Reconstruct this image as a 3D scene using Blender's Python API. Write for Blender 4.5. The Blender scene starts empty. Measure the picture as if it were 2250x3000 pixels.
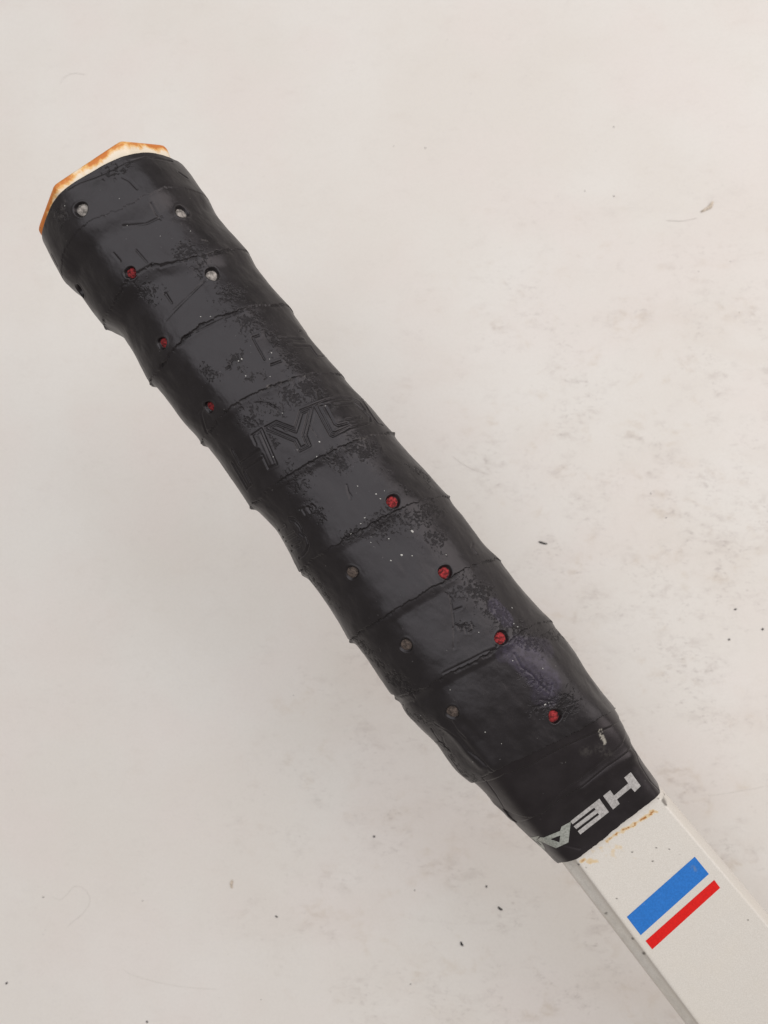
import bpy, bmesh, math, random
import numpy as np
from mathutils import Vector
from mathutils.bvhtree import BVHTree

random.seed(7)
RNG = np.random.default_rng(11)
scene = bpy.context.scene
COL = scene.collection

# ------------------------------------------------------------------ camera, world, lamps, exposure
D = 0.1662                                  # metres from the lens to the racket's axis
F = 26.0 / 34.6 * 3000.0                    # focal length in pixels of the photograph
PX = D / F
cam_d = bpy.data.cameras.new('camera')
cam = bpy.data.objects.new('camera', cam_d)
COL.objects.link(cam)
cam.location = (0, 0, D)
cam_d.sensor_fit = 'VERTICAL'
cam_d.sensor_height = 34.6
cam_d.sensor_width = 25.95
cam_d.lens = 26.0
cam_d.clip_start = 0.005
cam_d.clip_end = 50
cam_d.dof.use_dof = True
cam_d.dof.focus_distance = 0.160
cam_d.dof.aperture_fstop = 20.0
scene.camera = cam

world = bpy.data.worlds.new('World')
scene.world = world
world.use_nodes = True
world.node_tree.nodes['Background'].inputs[0].default_value = (1.0, 0.925, 0.875, 1)
world.node_tree.nodes['Background'].inputs[1].default_value = 0.38


def lamp(name, loc, target, size, power, col):
    l = bpy.data.lights.new(name, 'AREA')
    l.shape = 'DISK'
    l.size = size
    l.energy = power
    l.color = col
    o = bpy.data.objects.new(name, l)
    COL.objects.link(o)
    o.location = loc
    o.rotation_euler = (Vector(target) - Vector(loc)).to_track_quat('-Z', 'Y').to_euler()
    return o


lamp('window_light', (0.62, 0.30, 0.50), (0.05, -0.01, -0.05), 0.80, 3.5, (1.0, 0.955, 0.93))
lamp('ceiling_light', (-0.16, 0.38, 0.95), (0.0, 0.0, -0.05), 1.5, 8.6, (0.945, 0.972, 1.0))

scene.view_settings.view_transform = 'Standard'
scene.view_settings.look = 'None'
scene.view_settings.exposure = 0.0
scene.view_settings.gamma = 1.0

# ------------------------------------------------------------------ placing helpers
E1 = np.array([0.604, -0.797]); E1 /= np.linalg.norm(E1)   # along the handle, butt to shaft
E2 = np.array([-E1[1], E1[0]])                             # to the right of the handle
OX, OY = (366 - 1125) * PX, -(542 - 1500) * PX
K = 2250 / 1659.0                                          # full-view crop scale


def crop(x0, y0, pts, k=4.0):
    return [(x0 + p[0] / k, y0 + p[1] / k) for p in pts]


def full(pts):
    return [(p[0] * K, p[1] * K) for p in pts]


def at_height(u, v, z):
    m = (D - z) / D
    return (np.asarray(u, float) - 1125) * PX * m, -(np.asarray(v, float) - 1500) * PX * m


def to_st(x, y):
    dx, dy = x - OX, y - OY
    return dx * E1[0] + dy * E1[1], dx * E2[0] + dy * E2[1]


def to_xyz(s, t, z):
    return np.stack([OX + s * E1[0] + t * E2[0], OY + s * E1[1] + t * E2[1], z], axis=-1)


# the table lies under the racket, sloping towards it where the head (out of view) rests on it
T_Z0, T_SLOPE = -0.088, 0.16


def on_table(u, v):
    dx, dy = (u - 1125) * PX / D, -(v - 1500) * PX / D
    # point = (dx*h, dy*h, D-h);  z = T_Z0 + T_SLOPE*s
    a = dx * E1[0] + dy * E1[1]
    b = -OX * E1[0] - OY * E1[1]
    h = (D - T_Z0 - T_SLOPE * b) / (1 + T_SLOPE * a)
    return Vector((dx * h, dy * h, D - h))


T_NORMAL = Vector((-T_SLOPE * E1[0], -T_SLOPE * E1[1], 1)).normalized()

# ------------------------------------------------------------------ value noise
_lat = RNG.random((256, 256))


def vnoise(x, y, seed=0):
    x = x + seed * 17.31; y = y + seed * 9.17
    xi, yi = np.floor(x).astype(int), np.floor(y).astype(int)
    fx, fy = x - xi, y - yi
    fx = fx * fx * (3 - 2 * fx); fy = fy * fy * (3 - 2 * fy)
    g = lambda i, j: _lat[i % 256, j % 256]
    return (g(xi, yi) * (1 - fx) + g(xi + 1, yi) * fx) * (1 - fy) + (g(xi, yi + 1) * (1 - fx) + g(xi + 1, yi + 1) * fx) * fy


def fbm(x, y, seed=0, octv=4):
    r, a, tot = 0, 1.0, 0
    for i in range(octv):
        r = r + a * vnoise(x * 2 ** i, y * 2 ** i, seed + i)
        tot += a; a *= 0.55
    return r / tot


def smooth(e0, e1, x):
    t = np.clip((x - e0) / (e1 - e0), 0, 1)
    return t * t * (3 - 2 * t)


# ------------------------------------------------------------------ the handle's cross-section
ROLL = math.radians(6.0)
LEFT = full([(86, 505), (95, 525), (130, 580), (165, 630), (200, 670), (237, 710), (270, 735), (300, 775), (333, 832),
             (365, 870), (400, 915), (440, 955), (480, 1010), (520, 1060), (547, 1097), (600, 1150), (625, 1190),
             (653, 1240), (690, 1282), (730, 1337), (760, 1385), (800, 1432), (835, 1478), (860, 1512), (870, 1535),
             (900, 1565), (940, 1600), (980, 1652), (1030, 1690), (1055, 1722), (1085, 1752), (1110, 1782),
             (1140, 1808), (1165, 1832), (1202, 1868), (1240, 1915)])
RIGHT = full([(376, 330), (400, 357), (420, 385), (440, 420), (470, 465), (500, 505), (540, 552), (560, 585), (600, 635),
              (630, 667), (660, 712), (700, 765), (750, 825), (800, 878), (850, 939), (890, 985), (930, 1030),
              (968, 1074), (1000, 1112), (1040, 1172), (1085, 1216), (1120, 1262), (1160, 1310), (1195, 1347),
              (1230, 1388), (1260, 1440), (1300, 1497), (1330, 1535), (1347, 1568), (1366, 1606), (1397, 1652),
              (1428, 1695), (1433, 1710), (1475, 1765)])


def sil(pts):
    p = np.array(pts)
    s, t = to_st(*at_height(p[:, 0], p[:, 1], 0.0))
    o = np.argsort(s)
    return s[o], t[o]


_sg = np.linspace(-0.012, 0.20, 849)
_sl, _tl = sil(LEFT)
_sr, _tr = sil(RIGHT)
_l = np.interp(_sg, _sl, _tl)
_r = np.interp(_sg, _sr, _tr)


def gauss(a, sig):
    n = int(sig * 3 / (_sg[1] - _sg[0]))
    k = np.exp(-0.5 * (np.arange(-n, n + 1) * (_sg[1] - _sg[0]) / sig) ** 2)
    return np.convolve(np.pad(a, n, mode='edge'), k / k.sum(), 'valid')


_c = gauss((_l + _r) / 2, 0.0024)
_w = gauss((_r - _l) / 2, 0.0024)
_fine_l = _l - gauss(_l, 0.0024)           # what smoothing took away: lumps of the wraps at either side
_fine_r = _r - gauss(_r, 0.0024)


def cen(s): return np.interp(s, _sg, _c)
def half(s): return np.interp(s, _sg, _w)


def shape(s):
    f = smooth(0.118, 0.166, s)
    q = 0.83 + (0.665 - 0.83) * f + 0.05 * smooth(0.034, 0.004, s)
    a = 0.50 + (0.80 - 0.50) * f
    b = 0.36 + (0.24 - 0.36) * f
    return q, a, b


def r_oct(th, q, a, b, p):
    c, s_ = np.cos(th), np.sin(th)
    nx, ny = q - b, 1 - a
    nl = np.sqrt(nx * nx + ny * ny)
    nx, ny = nx / nl, ny / nl
    dd = a * nx + q * ny
    tot = np.abs(c) ** p + np.abs(s_ / q) ** p + (np.abs(c * nx + s_ * ny) / dd) ** p + (np.abs(c * nx - s_ * ny) / dd) ** p
    return tot ** (-1.0 / p)


_thx = np.linspace(-0.8, 0.8, 321)


def radius(s, th, p=12.0):
    """base radius of the wrapped handle, unit-normalised so that its half-width is half(s)"""
    q, a, b = shape(s)
    return half(s) * r_oct(th + ROLL, q, a, b, p) / norm_w(s, p)


_norm = {}


def norm_w(s, p):
    if p not in _norm:
        ss = np.linspace(-0.012, 0.2, 60)
        q, a, b = shape(ss)
        r = r_oct(_thx[None, :] + ROLL, q[:, None], a[:, None], b[:, None], p) * np.cos(_thx)[None, :]
        _norm[p] = (ss, r.max(axis=1))
    return np.interp(s, *_norm[p])


def z_top(s, tc, p=12.0):
    lo = np.full_like(s, -0.25); hi = np.full_like(s, math.pi + 0.25)   # theta: 0 right, pi/2 top, pi left
    lo = np.full_like(s, 0.0); hi = np.full_like(s, math.pi)
    for _ in range(32):
        mid = (lo + hi) / 2
        x = radius(s, mid, p) * np.cos(mid)
        big = x > tc
        lo = np.where(big, mid, lo); hi = np.where(big, hi, mid)
    th = (lo + hi) / 2
    return th, radius(s, th, p) * np.sin(th)


def surf(pts):
    """photo pixels -> (s, theta) on the handle"""
    p = np.array(pts, float)
    z = np.full(len(p), 0.011)
    for _ in range(25):
        s, t = to_st(*at_height(p[:, 0], p[:, 1], z))
        th, zn = z_top(s, t - cen(s))
        z = 0.5 * z + 0.5 * zn
    return s, th


def base_xyz(s, th, off=0.0):
    r = radius(s, th) + off
    return to_xyz(s, cen(s) + r * np.cos(th), r * np.sin(th))


# ------------------------------------------------------------------ object helpers
def mesh_obj(name, verts, faces, mat, parent=None, smooth_shade=True, attrs=None):
    me = bpy.data.meshes.new(name)
    verts = np.asarray(verts, dtype=np.float32)
    if isinstance(faces, np.ndarray):
        n, k = faces.shape
        me.vertices.add(len(verts)); me.vertices.foreach_set('co', verts.ravel())
        me.loops.add(n * k); me.loops.foreach_set('vertex_index', faces.astype(np.int32).ravel())
        me.polygons.add(n)
        me.polygons.foreach_set('loop_start', np.arange(0, n * k, k, dtype=np.int32))
        me.update(calc_edges=True)
    else:
        me.from_pydata([tuple(map(float, v)) for v in verts], [], faces)
    if smooth_shade:
        me.polygons.foreach_set('use_smooth', [True] * len(me.polygons))
    for k_, v in (attrs or {}).items():
        a = me.attributes.new(k_, 'FLOAT', 'POINT')
        a.data.foreach_set('value', np.asarray(v, dtype=np.float32).ravel())
    me.materials.append(mat)
    o = bpy.data.objects.new(name, me)
    COL.objects.link(o)
    if parent:
        o.parent = parent
    return o


def grid_faces(nr, nc, wrap=True):
    i = np.arange(nr - 1)[:, None]
    j = np.arange(nc if wrap else nc - 1)[None, :]
    j2 = (j + 1) % nc
    a = i * nc + j; b = i * nc + j2; c = (i + 1) * nc + j2; d = (i + 1) * nc + j
    return np.stack(np.broadcast_arrays(a, d, c, b), -1).reshape(-1, 4)


def tag(o, label=None, cat=None, group=None, kind=None):
    if label: o['label'] = label
    if cat: o['category'] = cat
    if group: o['group'] = group
    if kind: o['kind'] = kind


# ------------------------------------------------------------------ materials
class Mat:
    def __init__(self, name):
        self.m = bpy.data.materials.new(name)
        self.m.use_nodes = True
        self.t = self.m.node_tree
        self.b = self.t.nodes['Principled BSDF']
        self.co = self.t.nodes.new('ShaderNodeTexCoord').outputs['Object']

    def n(self, typ, **kw):
        nd = self.t.nodes.new(typ)
        for k, v in kw.items():
            setattr(nd, k, v)
        return nd

    def link(self, a, b): self.t.links.new(a, b)

    def noise(self, scale, detail=4, rough=0.55, dist=0.0, co=None):
        nd = self.n('ShaderNodeTexNoise')
        nd.inputs['Scale'].default_value = scale
        nd.inputs['Detail'].default_value = detail
        nd.inputs['Roughness'].default_value = rough
        nd.inputs['Distortion'].default_value = dist
        self.link(co or self.co, nd.inputs['Vector'])
        return nd.outputs['Fac']

    def attr(self, name):
        nd = self.n('ShaderNodeAttribute', attribute_name=name)
        return nd.outputs['Fac']

    def math(self, op, a, b=None, clamp=False):
        nd = self.n('ShaderNodeMath', operation=op, use_clamp=clamp)
        for i, v in enumerate((a, b)):
            if v is None: continue
            if isinstance(v, (int, float)): nd.inputs[i].default_value = v
            else: self.link(v, nd.inputs[i])
        return nd.outputs[0]

    def range(self, v, a, b, c=0.0, d=1.0):
        nd = self.n('ShaderNodeMapRange', clamp=True, interpolation_type='SMOOTHSTEP')
        self.link(v, nd.inputs['Value'])
        for k, x in zip(('From Min', 'From Max', 'To Min', 'To Max'), (a, b, c, d)):
            nd.inputs[k].default_value = x
        return nd.outputs['Result']

    def mix(self, fac, a, b, typ='RGBA'):
        nd = self.n('ShaderNodeMix', data_type=typ)
        ia, ib, out = (6, 7, 2) if typ == 'RGBA' else (2, 3, 0)
        if isinstance(fac, (int, float)): nd.inputs[0].default_value = fac
        else: self.link(fac, nd.inputs[0])
        for i, v in ((ia, a), (ib, b)):
            if isinstance(v, tuple): nd.inputs[i].default_value = v + (1,) if len(v) == 3 else v
            elif isinstance(v, (int, float)): nd.inputs[i].default_value = v
            else: self.link(v, nd.inputs[i])
        return nd.outputs[out]

    def bump(self, h, strength, dist, prev=None):
        nd = self.n('ShaderNodeBump')
        nd.inputs['Strength'].default_value = strength
        nd.inputs['Distance'].default_value = dist
        self.link(h, nd.inputs['Height'])
        if prev is not None: self.link(prev, nd.inputs['Normal'])
        return nd.outputs['Normal']

    def set(self, **kw):
        names = dict(color='Base Color', rough='Roughness', metal='Metallic', spec='Specular IOR Level', normal='Normal',
                     coat='Coat Weight', coat_rough='Coat Roughness', sss='Subsurface Weight')
        for k, v in kw.items():
            s = self.b.inputs[names[k]]
            if isinstance(v, tuple): s.default_value = v + (1,)
            elif isinstance(v, (int, float)): s.default_value = v
            else: self.link(v, s)
        return self.m


def mat_table():
    M = Mat('white laminate')
    st = M.n('ShaderNodeMapping'); M.link(M.co, st.inputs[0]); st.inputs['Scale'].default_value = (0.55, 1.0, 1.0)
    sc_ = st.outputs[0]
    big = M.noise(16, 4, 0.55)
    tint = M.noise(24, 3, 0.5)
    cluster = M.noise(75, 4, 0.6, 0.3)
    smear = M.noise(300, 6, 0.68, 0.5, sc_)
    fine = M.noise(850, 5, 0.65, 0.2, sc_)
    # old scuffs gather on the right and below the middle; the upper left is cleaner
    px = M.n('ShaderNodeSeparateXYZ'); M.link(M.co, px.inputs[0])
    zr = M.math('MULTIPLY', M.range(px.outputs['X'], -0.03, 0.06), M.range(px.outputs['Y'], 0.14, 0.03))
    zb = M.math('MULTIPLY', M.math('MULTIPLY', M.range(px.outputs['X'], -0.07, -0.01), M.range(px.outputs['Y'], -0.01, -0.06)), 0.75)
    zone = M.math('MAXIMUM', M.math('MAXIMUM', zr, zb), 0.16)
    zc = M.math('MULTIPLY', zone, M.range(cluster, 0.42, 0.66))
    stain = M.math('MULTIPLY', M.range(smear, 0.47, 0.70), zc)
    stain2 = M.math('MULTIPLY', M.range(fine, 0.52, 0.74), zc)
    yel = M.math('MULTIPLY', M.math('MULTIPLY', M.range(M.noise(95, 5, 0.65, 0.4), 0.52, 0.72), M.range(smear, 0.40, 0.62)), zone)
    c = M.mix(M.range(big, 0.32, 0.68), (0.690, 0.650, 0.606), (0.718, 0.688, 0.652))
    c = M.mix(M.math('MULTIPLY', M.range(tint, 0.42, 0.66), 0.6), c, (0.710, 0.652, 0.618))
    c = M.mix(M.math('MULTIPLY', yel, 0.42), c, (0.54, 0.45, 0.35))
    bro = M.math('MULTIPLY', M.range(M.noise(48, 6, 0.62, 0.5, sc_), 0.44, 0.68), M.range(zone, 0.1, 0.9, 0.25, 1.0))
    c = M.mix(M.math('MULTIPLY', bro, 0.17), c, (0.58, 0.50, 0.435))
    gr = M.noise(1500, 3, 0.7)
    c = M.mix(M.range(gr, 0.35, 0.75, 0.0, 0.12), c, (0.50, 0.46, 0.42))
    c = M.mix(M.math('MULTIPLY', stain, 0.34), c, (0.40, 0.34, 0.31))
    c = M.mix(M.math('MULTIPLY', stain2, 0.46), c, (0.32, 0.27, 0.25))
    # dirt pinpricks everywhere
    pin = M.range(M.noise(900, 2, 0.5), 0.74, 0.80)
    c = M.mix(M.math('MULTIPLY', pin, 0.22), c, (0.30, 0.28, 0.26))
    rough = M.mix(stain, 0.50, 0.62, 'FLOAT')
    return M.set(color=c, rough=rough, spec=0.30, normal=M.bump(M.noise(700, 3), 0.05, 0.0003))


def mat_grip():
    M = Mat('worn black rubber grip')
    wear, sheen, scuff = M.attr('wear'), M.attr('sheen'), M.attr('scuff')
    n1 = M.noise(260, 5, 0.6)
    n2 = M.noise(1400, 4, 0.6)
    crack = M.noise(900, 5, 0.7, 1.2)
    w = M.range(wear, 0.10, 0.90)
    c = M.mix(M.range(n1, 0.3, 0.7), (0.0050, 0.0045, 0.0049), (0.0080, 0.0070, 0.0077))
    c = M.mix(w, c, (0.0062, 0.0054, 0.0056))
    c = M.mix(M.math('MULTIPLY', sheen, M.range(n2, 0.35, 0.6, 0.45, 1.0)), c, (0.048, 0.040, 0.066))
    c = M.mix(M.math('MULTIPLY', scuff, M.range(n2, 0.42, 0.62)), c, (0.11, 0.10, 0.095))
    pale = M.math('MULTIPLY', M.range(M.noise(1500, 2, 0.5), 0.745, 0.79), 0.5)
    c = M.mix(pale, c, (0.16, 0.155, 0.15))
    rough = M.mix(M.range(n1, 0.35, 0.7), 0.33, 0.43, 'FLOAT')
    rough = M.mix(w, rough, 0.52, 'FLOAT')
    rough = M.mix(scuff, rough, 0.75, 'FLOAT')
    spec = M.mix(w, 0.46, 0.32, 'FLOAT')
    nrm = M.bump(M.noise(520, 4), 0.10, 0.0004)
    hh = M.math('MULTIPLY', M.math('ADD', M.math('MULTIPLY', crack, 1.0), M.math('MULTIPLY', n2, 0.7)), w)
    nrm = M.bump(hh, 0.35, 0.0006, nrm)
    M.b.inputs['Specular Tint'].default_value = (0.98, 0.915, 0.955, 1)
    return M.set(color=c, rough=rough, spec=spec, normal=nrm)


def mat_tape():
    M = Mat('black finishing tape')
    scuff = M.attr('scuff')
    n1 = M.noise(180, 4, 0.6)
    n2 = M.noise(1400, 3, 0.6)
    c = M.mix(M.range(n1, 0.3, 0.7), (0.0065, 0.0058, 0.0063), (0.0095, 0.0083, 0.0090))
    c = M.mix(M.math('MULTIPLY', scuff, M.range(n2, 0.38, 0.6)), c, (0.30, 0.28, 0.24))
    c = M.mix(M.math('MULTIPLY', M.range(M.noise(1500, 2, 0.5), 0.75, 0.80), 0.4), c, (0.16, 0.155, 0.15))
    rough = M.mix(M.range(n1, 0.35, 0.7), 0.30, 0.40, 'FLOAT')
    M.b.inputs['Specular Tint'].default_value = (1.0, 0.89, 0.93, 1)
    return M.set(color=c, rough=rough, spec=0.40, normal=M.bump(M.noise(600, 3), 0.08, 0.0003))


def mat_shaft():
    M = Mat('pearl white lacquer')
    rust, dirt = M.attr('rust'), M.attr('dirt')
    grain = M.noise(4200, 2, 0.6)
    n1 = M.noise(60, 3)
    c = M.mix(M.range(grain, 0.35, 0.68), (0.605, 0.570, 0.520), (0.672, 0.637, 0.588))
    c = M.mix(M.math('MULTIPLY', M.range(n1, 0.4, 0.7), 0.3), c, (0.66, 0.60, 0.51))
    ry = M.range(rust, 0.12, 0.45)
    c = M.mix(M.math('MULTIPLY', ry, 0.7), c, (0.62, 0.44, 0.20))
    c = M.mix(M.range(rust, 0.48, 0.8), c, (0.36, 0.14, 0.025))
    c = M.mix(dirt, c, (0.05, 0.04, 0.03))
    rough = M.mix(ry, 0.42, 0.7, 'FLOAT')
    return M.set(color=c, rough=rough, metal=0.12, spec=0.5, normal=M.bump(grain, 0.10, 0.0002))


def mat_cap():
    M = Mat('cream plastic stained orange')
    st = M.attr('stain')
    n = M.noise(420, 5, 0.65)
    n2 = M.noise(130, 3, 0.6)
    v = M.math('ADD', M.math('MULTIPLY', st, 1.0), M.math('MULTIPLY', M.math('SUBTRACT', n, 0.5), 1.9))
    v = M.math('ADD', v, M.math('MULTIPLY', M.math('SUBTRACT', n2, 0.5), 1.6))
    c = M.mix(M.range(v, 0.25, 0.75), (0.82, 0.72, 0.58), (0.76, 0.44, 0.15))
    c = M.mix(M.range(v, 0.62, 1.0), c, (0.56, 0.17, 0.025))
    c = M.mix(M.range(M.noise(900, 2), 0.70, 0.75), c, (0.20, 0.10, 0.05))
    return M.set(color=c, rough=0.5, spec=0.4, sss=0.0, normal=M.bump(n, 0.15, 0.0003))


def mat_plain(name, col, rough=0.6, metal=0.0, var=0.25, scale=900, bump=0.3, spec=0.4):
    M = Mat(name)
    n = M.noise(scale, 4, 0.6)
    a = tuple(x * (1 - var) for x in col); b = tuple(min(1, x * (1 + var)) for x in col)
    return M.set(color=M.mix(M.range(n, 0.3, 0.7), a, b), rough=rough, metal=metal, spec=spec,
                 normal=M.bump(n, bump, 0.0003))


def mat_letter(name, ca, cb):
    M = Mat(name)
    n = M.noise(2200, 3, 0.6)
    c = M.mix(M.range(n, 0.3, 0.7), ca, cb)
    c = M.mix(M.range(M.noise(1300, 2), 0.74, 0.78), c, (0.05, 0.05, 0.05))
    return M.set(color=c, rough=0.42, metal=0.45, spec=0.5)


def mat_stripe(name, col):
    M = Mat(name)
    n = M.noise(2400, 2, 0.6)
    chip = M.attr('chip')
    a = tuple(x * 0.90 for x in col); b = tuple(x * 1.08 for x in col)
    c = M.mix(M.range(n, 0.3, 0.7), a, b)
    c = M.mix(M.math('MULTIPLY', chip, M.range(M.noise(1800, 2), 0.40, 0.55)), c, (0.20, 0.22, 0.21))
    c = M.mix(M.range(M.noise(1100, 3, 0.7), 0.70, 0.76, 0.0, 0.55), c, (0.60, 0.57, 0.52))
    return M.set(color=c, rough=M.mix(M.range(M.noise(300, 4), 0.35, 0.65), 0.42, 0.58, 'FLOAT'), spec=0.26)


m_table, m_grip, m_tape, m_shaft, m_cap = mat_table(), mat_grip(), mat_tape(), mat_shaft(), mat_cap()
m_letter = mat_letter('silver foil print', (0.36, 0.345, 0.335), (0.54, 0.52, 0.51))
m_letter_reflect = mat_letter('foil print with darker reflection', (0.26, 0.275, 0.245), (0.42, 0.435, 0.40))  # same foil for A and D, a darker greenish reflection put into its colour
m_blue = mat_stripe('blue paint', (0.020, 0.155, 0.50))
m_red = mat_stripe('red paint', (0.62, 0.008, 0.006))
m_hole_red = mat_plain('red felt under the grip', (0.225, 0.020, 0.022), 0.9, var=0.85, scale=1700, bump=0.8)
m_hole_deep = mat_plain('dark red felt under the grip', (0.17, 0.014, 0.016), 0.85, var=0.8, scale=1900, bump=0.8)
m_hole_white = mat_plain('pale felt under the grip', (0.27, 0.245, 0.225), 0.85, var=0.6, scale=1300, bump=0.8)
m_hole_grey = mat_plain('dirty felt under the grip', (0.080, 0.060, 0.050), 0.85, var=0.6, scale=1500, bump=0.9)
m_hole_dark = mat_plain('empty hole in the grip', (0.008, 0.007, 0.007), 0.9, var=0.4)
m_crumb = mat_plain('black rubber crumb', (0.022, 0.02, 0.02), 0.8, var=0.5, scale=3000)
m_grit = mat_plain('grey grit', (0.10, 0.085, 0.075), 0.85, var=0.5, scale=3000)
m_tan = mat_plain('tan flake', (0.58, 0.50, 0.41), 0.8, var=0.3, scale=3000)
m_hair = mat_plain('pale hair', (0.58, 0.545, 0.51), 0.5, var=0.1)
m_dust = mat_plain('white lint', (0.42, 0.41, 0.39), 0.9, var=0.3, scale=3000)

# ------------------------------------------------------------------ the table
c0 = Vector((OX + 0.1 * E1[0], OY + 0.1 * E1[1], T_Z0 + 0.1 * T_SLOPE))
ax = Vector((E1[0], E1[1], T_SLOPE)).normalized()
ay = T_NORMAL.cross(ax)
tv = [c0 + ax * a * 0.9 + ay * b * 0.9 for a, b in ((-1, -1), (1, -1), (1, 1), (-1, 1))]
table = mesh_obj('table_top', [tuple(v) for v in tv], [(0, 1, 2, 3)], m_table, smooth_shade=False)
table['kind'] = 'structure'
table['label'] = 'white scuffed laminate table top under the racket'

# ------------------------------------------------------------------ the racket
racket = bpy.data.objects.new('tennis_racket', None)
racket.empty_display_size = 0.02
COL.objects.link(racket)
tag(racket, 'old tennis racket handle with worn black wrapped grip and white shaft striped blue and red', 'tennis racket')

# wrap edges of the overgrip, butt to shaft, traced left to right
c2 = lambda pts: crop(250, 700, pts, 2.0738)
c3 = lambda pts: crop(550, 1100, pts, 1.8433)
c4 = lambda pts: crop(850, 1500, pts, 1.659)
c5 = lambda pts: crop(1350, 2100, pts, 2.37)
c1 = lambda pts: crop(50, 350, pts, 2.37)
EDGES = [
    full([(150, 560), (185, 520), (240, 480), (330, 440), (430, 415), (455, 428)]),
    full([(165, 632), (225, 625), (273, 609), (330, 583), (398, 562), (470, 545), (525, 545), (540, 552)]),
    full([(240, 712), (320, 715), (405, 712), (469, 683), (540, 658), (600, 655), (630, 667)]),
    full([(340, 832), (400, 895), (497, 872), (575, 836), (657, 811), (710, 803), (750, 818)]),
    full([(445, 958), (500, 958), (546, 945), (600, 940)])[:0] +
    c3([(82, 350), (150, 300), (260, 190), (370, 130), (480, 60), (600, 15)])[:0] +
    full([(442, 952), (500, 1000), (546, 1060), (606, 1035), (686, 987), (766, 955), (810, 942), (850, 939)]),
    full([(548, 1095), (600, 1140), (654, 1200), (686, 1190), (746, 1160), (806, 1130), (886, 1091), (966, 1075)]),
    full([(655, 1240), (700, 1210), (746, 1180)])[:0] +
    full([(655, 1242), (720, 1310), (790, 1335), (866, 1307), (926, 1271), (1006, 1227), (1066, 1211), (1085, 1216)]),
    full([(760, 1385), (830, 1445), (902, 1495), (974, 1452), (1049, 1416), (1116, 1374), (1160, 1352), (1195, 1347)]),
]
# The left ends of the edges curve down over the left facets; re-trace from the enlarged crops
EDGES[3] = c2([(410, 890), (600, 1075), (760, 1060), (880, 1008), (1100, 900), (1330, 832), (1450, 815), (1590, 835)])
EDGES[3] = c2([(420, 860), (700, 960), (880, 1008), (1100, 900), (1330, 832), (1450, 815), (1590, 835)])[2:]
EDGES[3] = c2([(715, 1215), (760, 1160), (820, 1080), (900, 1010), (1100, 905), (1330, 830), (1450, 815), (1590, 840)])
EDGES[4] = c3([(350, 712), (400, 650), (500, 560), (600, 505), (700, 450), (800, 395), (900, 355), (1000, 325), (1115, 318)])
EDGES[5] = c3([(615, 1050), (700, 975), (850, 880), (930, 835), (1000, 795), (1100, 740), (1200, 695), (1300, 665), (1405, 658)])
EDGES[6] = c4([(298, 620), (350, 570), (450, 510), (540, 455), (660, 385), (760, 330), (860, 270), (950, 235), (1040, 232)])
EDGES[7] = c4([(512, 885), (600, 875), (700, 825), (780, 780), (870, 735), (950, 692), (1040, 640), (1120, 580), (1200, 545), (1280, 540)])
EDGES[2] = c2([(140, 545), (300, 620), (420, 640), (549, 590), (636, 545), (800, 470), (900, 445), (1000, 405), (1120, 400), (1265, 432)])[3:]
EDGES[2] = c2([(410, 880), (450, 790), (520, 690), (600, 600), (700, 520), (800, 475), (900, 450), (1000, 408), (1120, 402), (1265, 432)])
EDGES[1] = c2([(140, 545), (170, 420), (250, 265), (330, 205), (410, 160), (500, 150), (600, 135), (750, 90), (880, 65), (1000, 95)])
EDGES[0] = c1([(330, 1060), (350, 900), (420, 800), (520, 715), (700, 640), (850, 560), (950, 510), (1050, 482), (1180, 490), (1310, 545)])
E_LAST = c4([(870, 1310), (905, 1308), (1000, 1250), (1100, 1205), (1200, 1160), (1300, 1115), (1400, 1065), (1500, 1005), (1580, 955)])

TH_R, TH_L = -0.15, math.pi + 0.15


def edge_fn(pts):
    s, th = surf(pts)
    o = np.argsort(th)
    s, th = s[o], th[o]
    cf = np.polyfit(th, s, 3)
    lin = np.polyfit(th, s, 1)
    res = s - np.polyval(cf, th)
    lo, hi = th.min(), th.max()

    def f(t):
        tt = np.clip(t, lo, hi)
        v = np.polyval(cf, tt) + np.interp(tt, th, res)
        return v + np.clip(t - hi, 0, 9) * lin[0] * 0.6 + np.clip(t - lo, -9, 0) * lin[0] * 0.6
    return f


EF = [edge_fn(e) for e in EDGES]
EF_LAST = edge_fn(E_LAST)
NV, NH = 430, 54
th_vis = np.linspace(-0.30, math.pi + 0.30, NV)
th_hid = np.linspace(math.pi + 0.30, 2 * math.pi - 0.30, NH + 2)[1:-1]
THC = np.concatenate([th_vis, th_hid])                  # ring of angles; hidden part runs left -> right below
TH_A, TH_B = -0.30, math.pi + 0.30
HID_F = np.concatenate([np.zeros(NV), (th_hid - TH_B) / (2 * math.pi - 0.6)])   # 0 at left .. 1 at right


def ring_curve(f, nxt=None):
    """edge curve for every column; below, it runs from its left end back to the previous turn's right end"""
    v = f(np.clip(THC, TH_A, TH_B))
    return v


# s of each edge along the ring, with the helix continued underneath
CURV = []
vals = [f(th_vis) for f in EF] + [EF_LAST(th_vis)]
first = vals[0] - (vals[1] - vals[0]).mean() * 1.0
vals = [first] + vals
vals.append(vals[-1] + 0.018)
for k, v in enumerate(vals):
    prev_right = vals[k - 1][0] if k > 0 else v[0] - 0.017
    hid = v[-1] + (prev_right - v[-1]) * HID_F[NV:]
    CURV.append(np.concatenate([v, hid]))
CURV = np.array(CURV)                                   # (edges, columns)

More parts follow.
